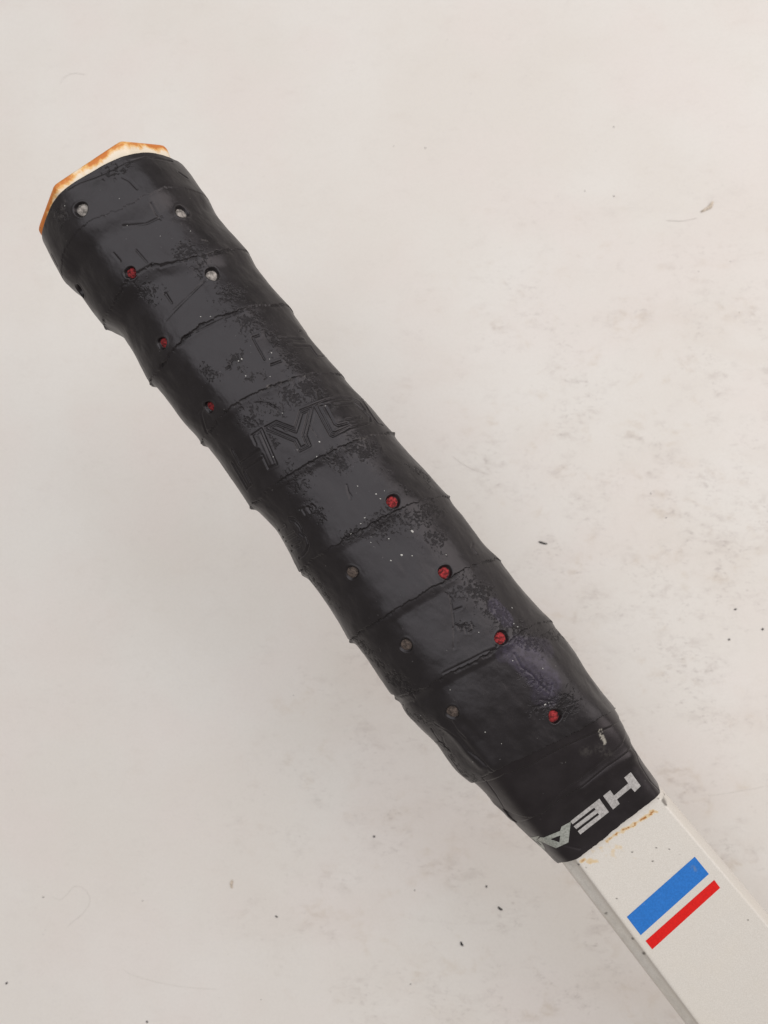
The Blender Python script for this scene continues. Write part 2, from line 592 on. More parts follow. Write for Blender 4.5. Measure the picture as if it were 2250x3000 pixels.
s_start_vis = edge_fn(c1([(170, 800), (185, 740), (235, 600), (280, 530), (345, 470), (440, 405), (620, 300), (800, 235), (900, 225), (1000, 240), (1100, 275)]))(th_vis)
s_start = np.concatenate([s_start_vis, s_start_vis[-1] + (s_start_vis[0] - s_start_vis[-1]) * HID_F[NV:]])
s_end = np.concatenate([vals[-2], vals[-2][-1] + (vals[-2][0] - vals[-2][-1]) * HID_F[NV:]])
print('s_start', s_start_vis[::90], 's_end', vals[-2][::90])
for v in vals: print('edge', np.round(v[[0, 90, 186, 280, -1]] * 1000, 1))

NR = 1040
U = np.linspace(0, 1, NR)[:, None]
S = s_start[None, :] + (s_end - s_start)[None, :] * U
TH = np.broadcast_to(THC[None, :], S.shape)
ARC = np.broadcast_to((THC * 0.0155)[None, :], S.shape)
# jitter of the torn edges
JIT = (fbm(ARC * 900, S * 60, 3, 4) - 0.5) * 0.0011 + (vnoise(ARC * 2600, S * 90, 5) - 0.5) * 0.0004
NE = len(CURV)
NEAR = np.full_like(S, 1.0)
for k in range(1, NE - 1):
    NEAR = np.minimum(NEAR, np.abs(S - CURV[k][None, :]))
SJ = S + JIT * 0.7 * np.exp(-(NEAR / 0.0009) ** 2)
Hh = np.zeros_like(S)
DIST_AFTER = np.full_like(S, 1.0)      # metres past the last edge
PITCH = np.full_like(S, 0.017)
KIDX = np.zeros(S.shape, int)
for k in range(NE - 1):
    a, b = CURV[k][None, :], CURV[k + 1][None, :]
    inside = (SJ >= a) & (SJ < b)
    Hh = np.where(inside, (SJ - a) / np.maximum(b - a, 1e-4), Hh)
    DIST_AFTER = np.where(inside, SJ - a, DIST_AFTER)
    PITCH = np.where(inside, b - a, PITCH)
    KIDX = np.where(inside, k, KIDX)

AMP = np.array([1.0, 0.85, 0.55, 0.42, 0.5, 0.62, 0.62, 0.66, 0.78, 0.78, 0.6])[np.clip(KIDX, 0, 10)] * 0.88e-3   # height at the end of this turn
AMPP = np.array([0.0, 1.0, 0.85, 0.42, 0.5, 0.62, 0.62, 0.66, 0.78, 0.78, 0.6])[np.clip(KIDX, 0, 10)] * 0.88e-3  # height of the turn before
SIDE = 1 - 0.5 * np.clip(np.cos(np.where(TH > 4.7, TH - 2 * math.pi, TH)), 0, 1)   # flatter round the right flank
AMP = AMP * SIDE; AMPP = AMPP * SIDE
ramp = AMP * smooth(0.12, 1.0, Hh)
lip = smooth(0.80, 0.99, Hh) * 0.00010
step_sharp = np.where(KIDX <= 1, 0.0, np.where(KIDX == 2, 0.16, 0.42))          # the first ridges are soft, a layer lies below them
chw = np.where(KIDX <= 1, 0.0046, np.where(KIDX == 2, 0.0036, 0.0021))
cham = AMPP * (1 - step_sharp) * (1 - smooth(0.0, 1.0, DIST_AFTER / chw))
DISP = ramp + lip + cham - 0.00030
# lumps of the wraps along either silhouette
wl = smooth(1.9, 2.9, TH) * smooth(4.2, 3.5, TH)
wr = smooth(1.2, 0.3, TH) * smooth(-1.0, -0.4, TH) + smooth(5.3, 5.9, TH)
DISP += -np.interp(S, _sg, gauss(_fine_l, 0.0008)) * wl * 0.85 + np.interp(S, _sg, gauss(_fine_r, 0.0008)) * wr * 0.5
# uneven padding below
DISP += (fbm(ARC * 150, S * 110, 8, 3) - 0.5) * 0.00050
DISP += (fbm(ARC * 700, S * 420, 9, 3) - 0.5) * 0.00010

P3 = base_xyz(S, TH)


class Field:
    """distances from traced lines, measured on the undisplaced surface"""
    def __init__(self, S, TH, P3):
        self.S, self.TH, self.P = S, TH, P3
        self.smin, self.smax = S.min(1), S.max(1)
        self.th = TH[0]

    def dens(self, pts, step=14.0):
        out = [pts[0]]
        for a, b in zip(pts[:-1], pts[1:]):
            n = max(1, int(math.dist(a, b) / step))
            for i in range(1, n + 1):
                out.append((a[0] + (b[0] - a[0]) * i / n, a[1] + (b[1] - a[1]) * i / n))
        return out

    def lines(self, polys, reach, closed=False):
        d = np.full(self.S.shape, 1.0)
        for pts in polys:
            q = self.dens(list(pts) + ([pts[0]] if closed else []))
            s, th = surf(q)
            X = base_xyz(s, th)
            for i in range(max(1, len(q) - 1)):
                j = min(i + 1, len(q) - 1)
                s0, s1 = min(s[i], s[j]) - reach, max(s[i], s[j]) + reach
                dt = reach / 0.010
                t0, t1 = min(th[i], th[j]) - dt, max(th[i], th[j]) + dt
                rr = np.nonzero((self.smax >= s0) & (self.smin <= s1))[0]
                cc = np.nonzero((self.th >= t0) & (self.th <= t1))[0]
                if len(rr) == 0 or len(cc) == 0: continue
                sl = (slice(rr[0], rr[-1] + 1), slice(cc[0], cc[-1] + 1))
                V = self.P[sl] - X[i]
                e = X[j] - X[i]
                L2 = max(float(e @ e), 1e-14)
                u = np.clip((V @ e) / L2, 0, 1)
                dd = np.linalg.norm(V - u[..., None] * e, axis=-1)
                d[sl] = np.minimum(d[sl], dd)
        return d


FG = Field(S, TH, P3)
k1 = lambda pts: crop(680, 1080, pts, 3.998)
k2 = lambda pts: crop(900, 1050, pts, 3.998)
k3 = lambda pts: crop(680, 900, pts, 3.998)
k4 = lambda pts: crop(750, 1400, pts, 3.998)
k5 = lambda pts: crop(1300, 1680, pts, 3.998)
k6 = lambda pts: crop(1100, 2000, pts, 3.998)

# --- lettering pressed into the rubber
ENGRAVE = [
    # Y
    k1([(380, 690), (515, 615), (735, 700), (798, 488), (957, 420), (865, 780), (918, 905), (795, 968), (735, 850), (400, 715)]),
    k1([(440, 695), (510, 655), (750, 745), (822, 520), (910, 478), (828, 780), (875, 890), (805, 930), (752, 830), (440, 695)]),
    # D
    k1([(1560, 480), (1500, 392), (1420, 352), (1300, 332), (1180, 342), (1115, 355), (968, 415), (1150, 780), (1180, 795), (1380, 690), (1500, 662), (1600, 642), (1622, 600)]),
    k1([(1060, 405), (1020, 425), (1170, 742), (1205, 750), (1380, 675)]),
    k1([(1105, 440), (1200, 640), (1240, 665), (1350, 640)]),
    k1([(1205, 412), (1440, 406)]), k1([(1340, 598), (1510, 572)]),
    k2([(560, 520), (660, 600), (735, 690), (740, 740)]),
    # next letter, turning out of sight
    k2([(655, 490), (720, 600), (830, 770), (885, 780)]), k2([(640, 480), (700, 500)]),
    # H
    k1([(275, 890), (225, 785), (340, 705), (520, 1120), (420, 1172), (350, 1010)]),
    k1([(285, 762), (322, 742), (480, 1100)]),
    k1([(80, 1112), (310, 950)]), k1([(150, 1180), (350, 1045)]),
    k1([(0, 955), (85, 1120)]), k1([(140, 1210), (222, 1358), (180, 1402), (0, 1112)]),
    # the mark above
    k3([(320, 318), (242, 350), (380, 610)]), k3([(455, 675), (570, 630)]),
    k3([(550, 340), (850, 366)]), k3([(660, 435), (930, 450)]), k3([(805, 270), (900, 288)]),
    k3([(1005, 570), (1120, 575)]), k3([(930, 455), (1010, 570)]),
    # B
    k4([(390, 475), (440, 480), (500, 530), (540, 600), (535, 640), (590, 690), (620, 780), (600, 850), (560, 900), (520, 930)]),
    k4([(395, 505), (450, 520), (500, 570), (525, 630)]), k4([(510, 650), (560, 690)]),
    k4([(310, 700), (440, 630)]), k4([(345, 745), (470, 672)]), k4([(425, 795), (520, 745), (500, 700)]), k4([(420, 855), (510, 800)]),
    k4([(255, 625), (320, 570)]),
    # TM
    k4([(510, 372), (555, 352)]), k4([(535, 362), (575, 425)]), k4([(600, 345), (635, 402)]), k4([(600, 345), (650, 365), (650, 315), (690, 352)]),
]
d = FG.lines(ENGRAVE, 0.0012)
LETTER_D = d
DISP += -0.00022 * np.exp(-(d / 0.00016) ** 2) + 0.00005 * np.exp(-((d - 0.00045) / 0.0002) ** 2)

# --- creases, cuts and seams
CREASE = [
    c1([(730, 400), (780, 430), (835, 490)]), c1([(930, 590), (960, 640), (1000, 690)]), c1([(830, 910), (910, 1000)]),
    c1([(670, 930), (720, 985)]), c1([(760, 1130), (830, 1075), (950, 1005)]), c1([(1000, 1030), (1130, 985)]),
    c1([(1030, 1205), (1070, 1270)]), c1([(350, 480), (440, 430), (600, 370), (760, 290), (900, 255), (1080, 290)]),
    c1([(740, 740), (900, 720), (1010, 670)]), c1([(1120, 370), (1180, 410)]), c1([(250, 930), (300, 1010)]),
    c2([(490, 495), (560, 420), (730, 245)]), c2([(500, 470), (640, 335)]), c2([(680, 1060), (730, 1010)]), c2([(730, 1000), (700, 1060), (735, 1170), (760, 1160)]),
    c2([(870, 780), (895, 735)]), c2([(480, 330), (525, 390)]), c2([(600, 600), (760, 520), (880, 465)]),
    k1([(915, 650), (1000, 795)]), k1([(270, 405), (330, 395), (430, 405), (520, 460), (600, 530)]), k1([(600, 700), (635, 735)]),
    k1([(1345, 1360), (1360, 1440), (1400, 1500)]), k1([(1360, 1440), (1390, 1530)]),
    c3([(1540, 910), (1530, 930), (1560, 965)]),
    k5([(80, 250), (110, 450), (125, 600), (120, 870)]), k5([(115, 640), (150, 610), (190, 650), (240, 600), (260, 690)]), k5([(110, 440), (210, 400)]),
    k5([(300, 690), (350, 660), (330, 590)]), k5([(0, 1160), (250, 1040), (480, 920), (610, 880), (625, 840)]),
    k5([(840, 940), (920, 1100), (1050, 1190), (1150, 1320), (1250, 1390)]), k5([(1280, 1300), (1260, 1400), (1240, 1450)]), k5([(1130, 1480), (1300, 1500)]), k5([(1100, 1560), (1330, 1520)]),
    k6([(700, 480), (850, 550), (1000, 660), (1100, 780), (1260, 900), (1400, 1020)]), k6([(890, 460), (960, 550), (1060, 640)]),
    k6([(1180, 830), (1300, 930)]), k6([(780, 640), (800, 740), (880, 800)]), k6([(860, 850), (950, 950), (1050, 1060)]), k6([(1270, 1090), (1350, 1040), (1440, 1030)]),
    k6([(640, 540), (740, 690), (810, 720)]), k6([(220, 160), (290, 150), (440, 110)]), k6([(420, 80), (450, 180)]), k6([(310, 270), (430, 230)]),
]
d = FG.lines(CREASE, 0.0012)
amp = 0.00013 * (0.5 + vnoise(ARC * 500, S * 500, 21))
DISP += -amp * np.exp(-(d / 0.00017) ** 2) + 0.00002 * np.exp(-((d - 0.0005) / 0.00025) ** 2)
# wrinkles of the loose fold at the end
FOLD = [k6([(760, 470), (900, 600), (1080, 800), (1250, 950)]), k6([(1020, 560), (1200, 760), (1380, 950)])]
d = FG.lines(FOLD, 0.004)
DISP += 0.00035 * np.exp(-(d / 0.0012) ** 2)

# --- torn bits that stick out at the silhouettes
for (u, v), h, w in (((335 * K, 832 * K), 0.0008, 0.0006), ((443 * K, 960 * K), 0.0006, 0.0007), ((547 * K, 1097 * K), 0.0007, 0.0005),
                     ((236 * K, 711 * K), 0.0005, 0.0005), ((654 * K, 1243 * K), 0.0006, 0.0009), ((760 * K, 1383 * K), 0.0008, 0.0006),
                     ((858 * K, 1503 * K), 0.0007, 0.0008), ((852 * K, 937 * K), 0.0006, 0.0004), ((968 * K, 1074 * K), 0.0003, 0.0005),
                     ((1330 * K, 1532 * K), 0.0004, 0.0005)):
    s0, t0 = to_st(*at_height(u, v, 0.0))
    side = math.pi - 0.05 if t0 < cen(s0) else 0.05
    q = ((S - s0) / w) ** 2 + ((np.where(TH > 5, TH - 2 * math.pi, TH) - side) * 0.016 / (w * 2.2)) ** 2
    DISP += 0.9 * h * np.exp(-q)

# --- worn patches (rough, flaking), purple bare patches, pale scuffs
NZ_A = fbm(ARC * 2300, S * 2300, 131, 3)
NZ_B = 1 - np.abs(2 * fbm(ARC * 1300, S * 1300, 137, 3) - 1)
NZ_C = fbm(ARC * 330, S * 330, 141, 4)


def patch(polys, r, seed, solid=False):
    d = FG.lines(polys, r * 2.2)
    m = smooth(1.5, 0.0, d / r)
    if solid:
        return np.clip(smooth(0.28, 0.62, m * (0.55 + 0.9 * NZ_C)), 0, 1)
    v = m * 0.62 + (NZ_C - 0.5) * 0.9 + (NZ_A - 0.5) * 1.3 + (NZ_B - 0.80) * 1.2
    return smooth(0.25, 1.00, v) * smooth(1.9, 1.2, d / r)


WEAR = np.zeros_like(S)
for polys, r in (
    ([c1([(1150, 880), (1200, 930), (1280, 1010)])], 0.0026), ([c1([(860, 1170), (950, 1190)])], 0.0022), ([c1([(1500, 1200), (1530, 1230)])], 0.0022),
    ([c1([(640, 380), (760, 300)])], 0.0016), ([c1([(280, 650), (330, 690)])], 0.0016),
    ([c2([(880, 330), (920, 340)]), c2([(930, 430), (1000, 490), (1070, 540)])], 0.0034), ([c2([(1100, 570), (1180, 640), (1280, 760)])], 0.0026),
    ([c2([(940, 690), (890, 740), (870, 775)])], 0.0010), ([c2([(960, 800), (1010, 850)]), c2([(1060, 830), (1080, 835)])], 0.0014),
    ([c2([(720, 780), (760, 830)])], 0.0018), ([c2([(580, 90), (660, 140)])], 0.0022),
    ([k1([(620, 290), (760, 340), (800, 200), (930, 180)]), k1([(960, 250), (1040, 320)])], 0.0030),
    ([k1([(130, 490), (280, 450), (420, 420), (560, 490)])], 0.0020), ([k1([(200, 600), (320, 650)])], 0.0026), ([k1([(430, 830), (480, 900)])], 0.0018),
    ([k1([(1450, 930), (1560, 950), (1640, 870)]), k1([(1180, 1060), (1270, 1100)])], 0.0025), ([k1([(700, 1260), (860, 1290), (780, 1380)])], 0.0028),
    ([k2([(600, 1000), (680, 1080), (720, 980)])], 0.0030), ([k2([(880, 1300), (960, 1310)])], 0.0012), ([k2([(330, 1150), (380, 1230)])], 0.0016),
    ([k2([(1200, 1260), (1340, 1310)])], 0.0012), ([k2([(1130, 1530), (1220, 1580)])], 0.0014),
    ([c3([(1060, 810), (1140, 780), (1260, 770), (1340, 720)])], 0.0032), ([c3([(1310, 880), (1370, 890)])], 0.0026),
    ([c3([(640, 1060), (700, 1130)])], 0.0018), ([c3([(860, 870), (930, 850)])], 0.0014), ([c3([(640, 690), (720, 760)])], 0.0020),
    ([c3([(1180, 480), (1280, 530), (1300, 600)])], 0.0016),
    ([k5([(340, 200), (460, 260), (560, 420), (640, 520), (760, 660), (870, 680)])], 0.0034), ([k5([(60, 230), (180, 190)])], 0.0020), ([k5([(200, 620), (340, 600)])], 0.0012),
    ([k5([(930, 760), (1100, 800), (1250, 720), (1430, 720)])], 0.0026), ([k5([(980, 1180), (1050, 1240), (1180, 1330)])], 0.0018),
    ([k5([(1130, 1560), (1350, 1480), (1480, 1500)])], 0.0022), ([k5([(1380, 1540), (1560, 1400)])], 0.0024),
    ([k6([(330, 330), (480, 400), (620, 520)])], 0.0026), ([k6([(700, 700), (860, 800), (960, 940), (1100, 1090), (1230, 1120)])], 0.0018),
    ([c4([(80, 310), (180, 420)])], 0.0020), ([c4([(330, 640), (480, 780), (560, 850)])], 0.0022), ([c4([(230, 460), (240, 480)])], 0.0014),
):
    WEAR = np.maximum(WEAR, patch(polys, r, 31))
# the torn lips of the wraps are rough as well
WEAR = np.maximum(WEAR, 0.75 * (KIDX > 1) * smooth(0.0011, 0.0, np.abs(DIST_AFTER - 0.0001)) * smooth(0.40, 0.62, fbm(ARC * 420, S * 90, 44, 3)))
WEAR *= 0.35 + 0.65 * smooth(0.0004, 0.0012, LETTER_D)
WEAR *= 0.9
DISP += WEAR * ((NZ_B - 0.8) * 0.00024 + (NZ_A - 0.5) * 0.00012 - 0.00002)

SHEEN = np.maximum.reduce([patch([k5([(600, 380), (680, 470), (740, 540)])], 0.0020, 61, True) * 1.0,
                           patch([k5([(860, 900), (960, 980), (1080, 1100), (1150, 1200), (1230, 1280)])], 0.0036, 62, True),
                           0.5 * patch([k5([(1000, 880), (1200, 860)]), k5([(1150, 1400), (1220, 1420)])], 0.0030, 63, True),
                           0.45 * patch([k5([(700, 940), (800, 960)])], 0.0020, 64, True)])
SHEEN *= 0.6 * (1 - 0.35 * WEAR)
SCUFF = np.maximum.reduce([
    0.55 * smooth(0.0005, 0.0, FG.lines([c2([(1090, 905), (1200, 870), (1340, 825)]), c3([(880, 365), (1000, 325), (1050, 320)])], 0.002)) * smooth(0.45, 0.6, fbm(ARC * 900, S * 900, 71, 3)) * 1.6,
    0.5 * patch([c1([(320, 580), (330, 640)]), c1([(270, 660), (340, 690)])], 0.0009, 72),
    0.35 * patch([c1([(1150, 700), (1190, 680)])], 0.0016, 73), 0.5 * patch([c1([(1290, 845), (1315, 850)])], 0.0006, 74)])
SCUFF = np.clip(SCUFF, 0, 1)

# --- perforations
HOLES = [((177, 453), 'white'), ((394, 456), 'white'), ((460, 589), 'white'), ((172, 629), 'dark'), ((284, 590), 'deep'), ((352, 741), 'deep'),
         ((452, 879), 'deep'), ((849, 1083), 'red'), ((962, 1236), 'red'), ((1083, 1378), 'red'), ((1199, 1547), 'red'),
         ((759, 1238), 'grey'), ((876, 1395), 'grey'), ((976, 1540), 'grey')]
HOLE_ST = []
for (u, v), kd in HOLES:
    s, th = surf([(u * K, v * K)])
    X = base_xyz(s, th)[0]
    dd = np.linalg.norm(P3 - X, axis=-1)
    ang = np.arctan2(TH - th[0], (S - s[0]) * 60)
    rr = (0.00106 if kd == 'deep' else 0.00128) * (1 + 0.05 * np.sin(3 * ang + u))
    hole = smooth(1.16, 0.92, dd / rr)
    j = np.argmin(dd)
    d0 = DISP.ravel()[j]
    deep = 0.0008 if kd in ('white', 'red', 'deep') else (0.00035 if kd == 'grey' else 0.0011)
    DISP = DISP * (1 - hole) + (d0 - deep) * hole + 0.00006 * np.exp(-((dd / rr - 1.3) / 0.16) ** 2)
    WEAR *= (1 - hole); SHEEN *= (1 - hole)
    HOLE_ST.append((s[0], th[0], d0 - deep, kd, rr.ravel()[j]))

R = radius(S, TH) + DISP
G = to_xyz(S, cen(S) + R * np.cos(TH), R * np.sin(TH))
# turn both ends in
ring0 = to_xyz(S[0] + 0.0003, cen(S[0]) + (R[0] - 0.0009) * np.cos(THC), (R[0] - 0.0009) * np.sin(THC))
ring1 = to_xyz(S[-1] - 0.0001, cen(S[-1]) + (R[-1] - 0.0011) * np.cos(THC), (R[-1] - 0.0011) * np.sin(THC))
Gall = np.concatenate([ring0[None], G, ring1[None]])
ex = lambda a: np.concatenate([a[:1], a, a[-1:]])
nc = len(THC)
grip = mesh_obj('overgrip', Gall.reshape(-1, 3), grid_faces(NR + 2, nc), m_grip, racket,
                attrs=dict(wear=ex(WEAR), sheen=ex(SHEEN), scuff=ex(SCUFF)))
grip['label'] = 'worn black rubber wrap, overlapped in turns and pierced with holes'


def bvh(o):
    me = o.data
    return BVHTree.FromPolygons([v.co[:] for v in me.vertices], [tuple(p.vertices) for p in me.polygons])


def hit(tree, u, v):
    dr = Vector(((u - 1125) * PX, -(v - 1500) * PX, -D)).normalized()
    loc, nor, idx, dist = tree.ray_cast(Vector((0, 0, D)), dr)
    if nor is not None and nor.dot(dr) > 0: nor = -nor
    return loc, nor


# felt seen through each hole
mats = dict(deep=m_hole_deep, red=m_hole_red, white=m_hole_white, grey=m_hole_grey, dark=m_hole_dark)
LB = dict(deep='dark red felt deep in a half-closed hole in the grip', red='red felt showing through a hole in the grip', white='pale grey felt showing through a hole in the grip',
          grey='dirty brown felt in a hole in the grip', dark='empty dark hole at the left edge of the grip')
for s, th, off, kd, rr in HOLE_ST:
    nr_, na_ = 7, 28
    vs = [base_xyz(np.array([s]), np.array([th]), off + 0.00022)[0]]
    X0 = base_xyz(np.array([s]), np.array([th]), off)[0]
    Xs = base_xyz(np.array([s + 1e-4]), np.array([th]), off)[0] - X0
    Xt = base_xyz(np.array([s]), np.array([th + 1e-2]), off)[0] - X0
    Xs /= np.linalg.norm(Xs); Xt -= Xs * (Xt @ Xs); Xt /= np.linalg.norm(Xt)
    N = np.cross(Xs, Xt); N = N if N[2] > 0 else -N
    rim = rr * 0.98
    vs = [X0 + N * 0.00030]
    for i in range(1, nr_ + 1):
        for a in range(na_):
            f = i / nr_
            ph = 2 * math.pi * a / na_
            lump = (random.random() - 0.5) * 0.00016 * (1 if i < nr_ else 0)
            vs.append(X0 + rim * f * (Xs * math.cos(ph) + Xt * math.sin(ph)) + N * (0.00030 * (1 - f ** 3) + lump - 0.00005 * f))
    fs = [(0, 1 + a, 1 + (a + 1) % na_) for a in range(na_)]
    for i in range(nr_ - 1):
        for a in range(na_):
            b = (a + 1) % na_
            fs.append((1 + i * na_ + a, 1 + (i + 1) * na_ + a, 1 + (i + 1) * na_ + b, 1 + i * na_ + b))
    o = mesh_obj('perforation', vs, fs, mats[kd], grip)
    o['label'] = LB[kd]

# ------------------------------------------------------------------ finishing tape with the printed name
t_end_pts = [(1628, 2534), (1644, 2532), (1662, 2530), (1680, 2525), (1702, 2512), (1738, 2486), (1775, 2457), (1805, 2432), (1835, 2407), (1875, 2376), (1915, 2345), (1928, 2333), (1940, 2318)]
ef_tape = edge_fn(t_end_pts)
tv_ = ef_tape(th_vis)
t_end = np.concatenate([tv_, tv_[-1] + (tv_[0] - tv_[-1]) * HID_F[NV:]])
print('tape end', tv_[::60])
t_start = s_end - 0.002
NT = 230
U2 = np.linspace(0, 1, NT)[:, None]
S2 = t_start[None, :] + (t_end - t_start)[None, :] * U2
S2[-1] += (vnoise(THC * 22, THC * 0 + 4, 3) - 0.5) * 0.00022
TH2 = np.broadcast_to(THC[None, :], S2.shape)
A2 = np.broadcast_to((THC * 0.013)[None, :], S2.shape)
P2 = base_xyz(S2, TH2)
FT = Field(S2, TH2, P2)
DT = np.full(S2.shape, -0.00045)
DT += (fbm(A2 * 140, S2 * 120, 81, 3) - 0.5) * 0.0004
# layers: each traced seam steps the tape down towards the shaft
for pts, h in ((c5([(100, 455), (300, 400), (480, 340), (700, 215), (920, 115), (1100, 40)]), 0.00022),
               (c5([(290, 640), (380, 745), (550, 690), (680, 590), (850, 480), (1020, 340), (1190, 205)]), 0.00026),
               (c5([(330, 720), (470, 720), (545, 682), (700, 530), (850, 410), (1000, 290), (1100, 210)]), 0.0001)):
    f = edge_fn(pts)
    e = f(th_vis)
    e = np.concatenate([e, e[-1] + (e[0] - e[-1]) * HID_F[NV:]])[None, :]
    DT += h * smooth(0.00015, -0.00015, S2 - e) - 0.00005 * np.exp(-((S2 - e) / 0.00018) ** 2)
d = FT.lines([c5([(1190, 200), (1260, 330), (1330, 440), (1390, 500)]), c5([(700, 905), (820, 930)]), c5([(160, 430), (240, 540), (300, 640)]),
              c5([(1180, 150), (1200, 210)]), c5([(540, 690), (548, 720)])], 0.0012)
DT += -0.00012 * np.exp(-(d / 0.0002) ** 2)
d = FT.lines([c5([(1225, 250), (1100, 330), (980, 410), (860, 500)])], 0.005)
DT += 0.00042 * np.exp(-(d / 0.0013) ** 2)
d = FT.lines([c5([(180, 560), (330, 690)])], 0.005)
DT += 0.00025 * np.exp(-(d / 0.0012) ** 2)
SC2 = smooth(0.00060, 0.0003, FT.lines([c5([(972, 98), (985, 140), (1000, 178)])], 0.003)) * 1.0
SC2 = np.maximum(SC2, 0.08 * smooth(0.0016, 0.0, FT.lines([c5([(860, 240), (890, 235)]), c5([(960, 220), (1040, 270)])], 0.003)))
R2 = radius(S2, TH2) + DT
G2 = to_xyz(S2, cen(S2) + R2 * np.cos(TH2), R2 * np.sin(TH2))
r1 = to_xyz(S2[-1], cen(S2[-1]) + (R2[-1] - 0.0007) * np.cos(THC), (R2[-1] - 0.0007) * np.sin(THC))
G2 = np.concatenate([G2, r1[None]])
tape = mesh_obj('finishing_tape', G2.reshape(-1, 3), grid_faces(NT + 1, nc), m_tape, racket,
                attrs=dict(scuff=np.concatenate([SC2, SC2[-1:]])))
tape['label'] = 'smooth black tape collar printed with silver capitals'
tape_tree = bvh(tape)


def print_on(tree, name, loops, mat, parent, cuts=2, lift=0.00004, attrs=None, thick=True):
    """flat print: traced outline laid on the surface under it"""
    bm = bmesh.new()
    edges = []
    for lp in loops:
        dens = []
        for a, b in zip(lp, lp[1:] + lp[:1]):
            n = max(1, int(math.dist(a, b) / 10))
            dens += [(a[0] + (b[0] - a[0]) * i / n, a[1] + (b[1] - a[1]) * i / n) for i in range(n)]
        vs = [bm.verts.new((x, y, 0)) for x, y in dens]
        edges += [bm.edges.new((vs[i], vs[(i + 1) % len(vs)])) for i in range(len(vs))]
    bmesh.ops.triangle_fill(bm, edges=edges, use_beauty=True, use_dissolve=False)
    bmesh.ops.subdivide_edges(bm, edges=bm.edges[:], cuts=cuts, use_grid_fill=True)
    last = None
    at = []
    for v in bm.verts:
        u_, v_ = v.co.x, v.co.y
        at.append((u_, v_))
        loc, nor = hit(tree, u_, v_)
        if loc is None: loc, nor = last or (Vector((0, 0, 0)), Vector((0, 0, 1)))
        last = (loc, nor)
        v.co = loc + nor * lift
    bmesh.ops.recalc_face_normals(bm, faces=bm.faces[:])
    if sum(f.normal.z for f in bm.faces) < 0:
        bmesh.ops.reverse_faces(bm, faces=bm.faces[:])
    me = bpy.data.meshes.new(name)
    bm.to_mesh(me); bm.free()
    me.polygons.foreach_set('use_smooth', [True] * len(me.polygons))
    if attrs:
        for k_, fn in attrs.items():
            a = me.attributes.new(k_, 'FLOAT', 'POINT')
            a.data.foreach_set('value', [fn(*p) for p in at])
    me.materials.append(mat)
    o = bpy.data.objects.new(name, me)
    COL.objects.link(o)
    o.parent = parent
    return o


kh = lambda pts: crop(1500, 2200, pts, 3.998)
LETTERS = [
    ('silver capital H', [kh([(1390, 248), (1507, 410), (1437, 480), (1393, 432), (1228, 567), (1260, 618), (1182, 685), (1066, 525), (1150, 458), (1193, 522), (1360, 378), (1313, 312)])]),
    ('silver capital E', [kh([(1022, 558), (1135, 715), (800, 978), (770, 938), (1020, 745), (1002, 726), (752, 915), (722, 882), (980, 686), (962, 662), (708, 858), (685, 822)])]),
    ('silver capital A', [kh([(688, 828), (660, 1070), (515, 1138), (296, 1040), (335, 1008), (370, 1014), (562, 935), (580, 885)]), kh([(448, 1032), (565, 988), (555, 1070)])]),
    ('silver capital D, half hidden round the edge', [kh([(215, 1012), (322, 995), (288, 1040), (345, 1065), (380, 1120), (395, 1163), (378, 1168), (335, 1118), (300, 1075), (262, 1040)]), kh([(285, 1050), (312, 1062), (345, 1098), (335, 1102)])]),
]
for lb, loops in LETTERS:
    o = print_on(tape_tree, 'letter', loops, m_letter_reflect if lb[15] in 'AD' else m_letter, tape)
    o['label'] = lb

# ------------------------------------------------------------------ shaft
SH0, SH1 = float(tv_.min()) - 0.008, 0.34
# traced edges of the visible shaft
ridge_l = [(1695, 2528), (2048, 3000)]
ridge_r = crop(1835, 2300, [(430, 190), (1659, 1640)], 3.998)
sil_l = [(1648, 2540), (2001, 3000)]
sil_r = crop(1835, 2300, [(470, 108), (1659, 1510)], 3.998)
ZT = 0.0080


def line_t(pts, z):
    p = np.array(pts)
    s, t = to_st(*at_height(p[:, 0], p[:, 1], z))
    return np.polyfit(s, t, 1)


f_rl, f_rr = line_t(ridge_l, ZT + 0.0009), line_t(ridge_r, ZT - 0.0010)
f_sl, f_sr = line_t(sil_l, 0.0046), line_t(sil_r, 0.0025)
ss = np.concatenate([np.linspace(SH0, 0.236, 270), np.linspace(0.240, SH1, 20)])
tl, tr_ = np.polyval(f_rl, ss), np.polyval(f_rr, ss)
ql, qr = np.polyval(f_sl, ss), np.polyval(f_sr, ss)
zl, zr = ZT + 0.0009, ZT - 0.0010


def arc_pts(a, b, c, n):
    """rounded corner through a-b-c (quadratic)"""
    return [((1 - u) ** 2 * a[0] + 2 * u * (1 - u) * b[0] + u * u * c[0], (1 - u) ** 2 * a[1] + 2 * u * (1 - u) * b[1] + u * u * c[1]) for u in np.linspace(0, 1, n)]


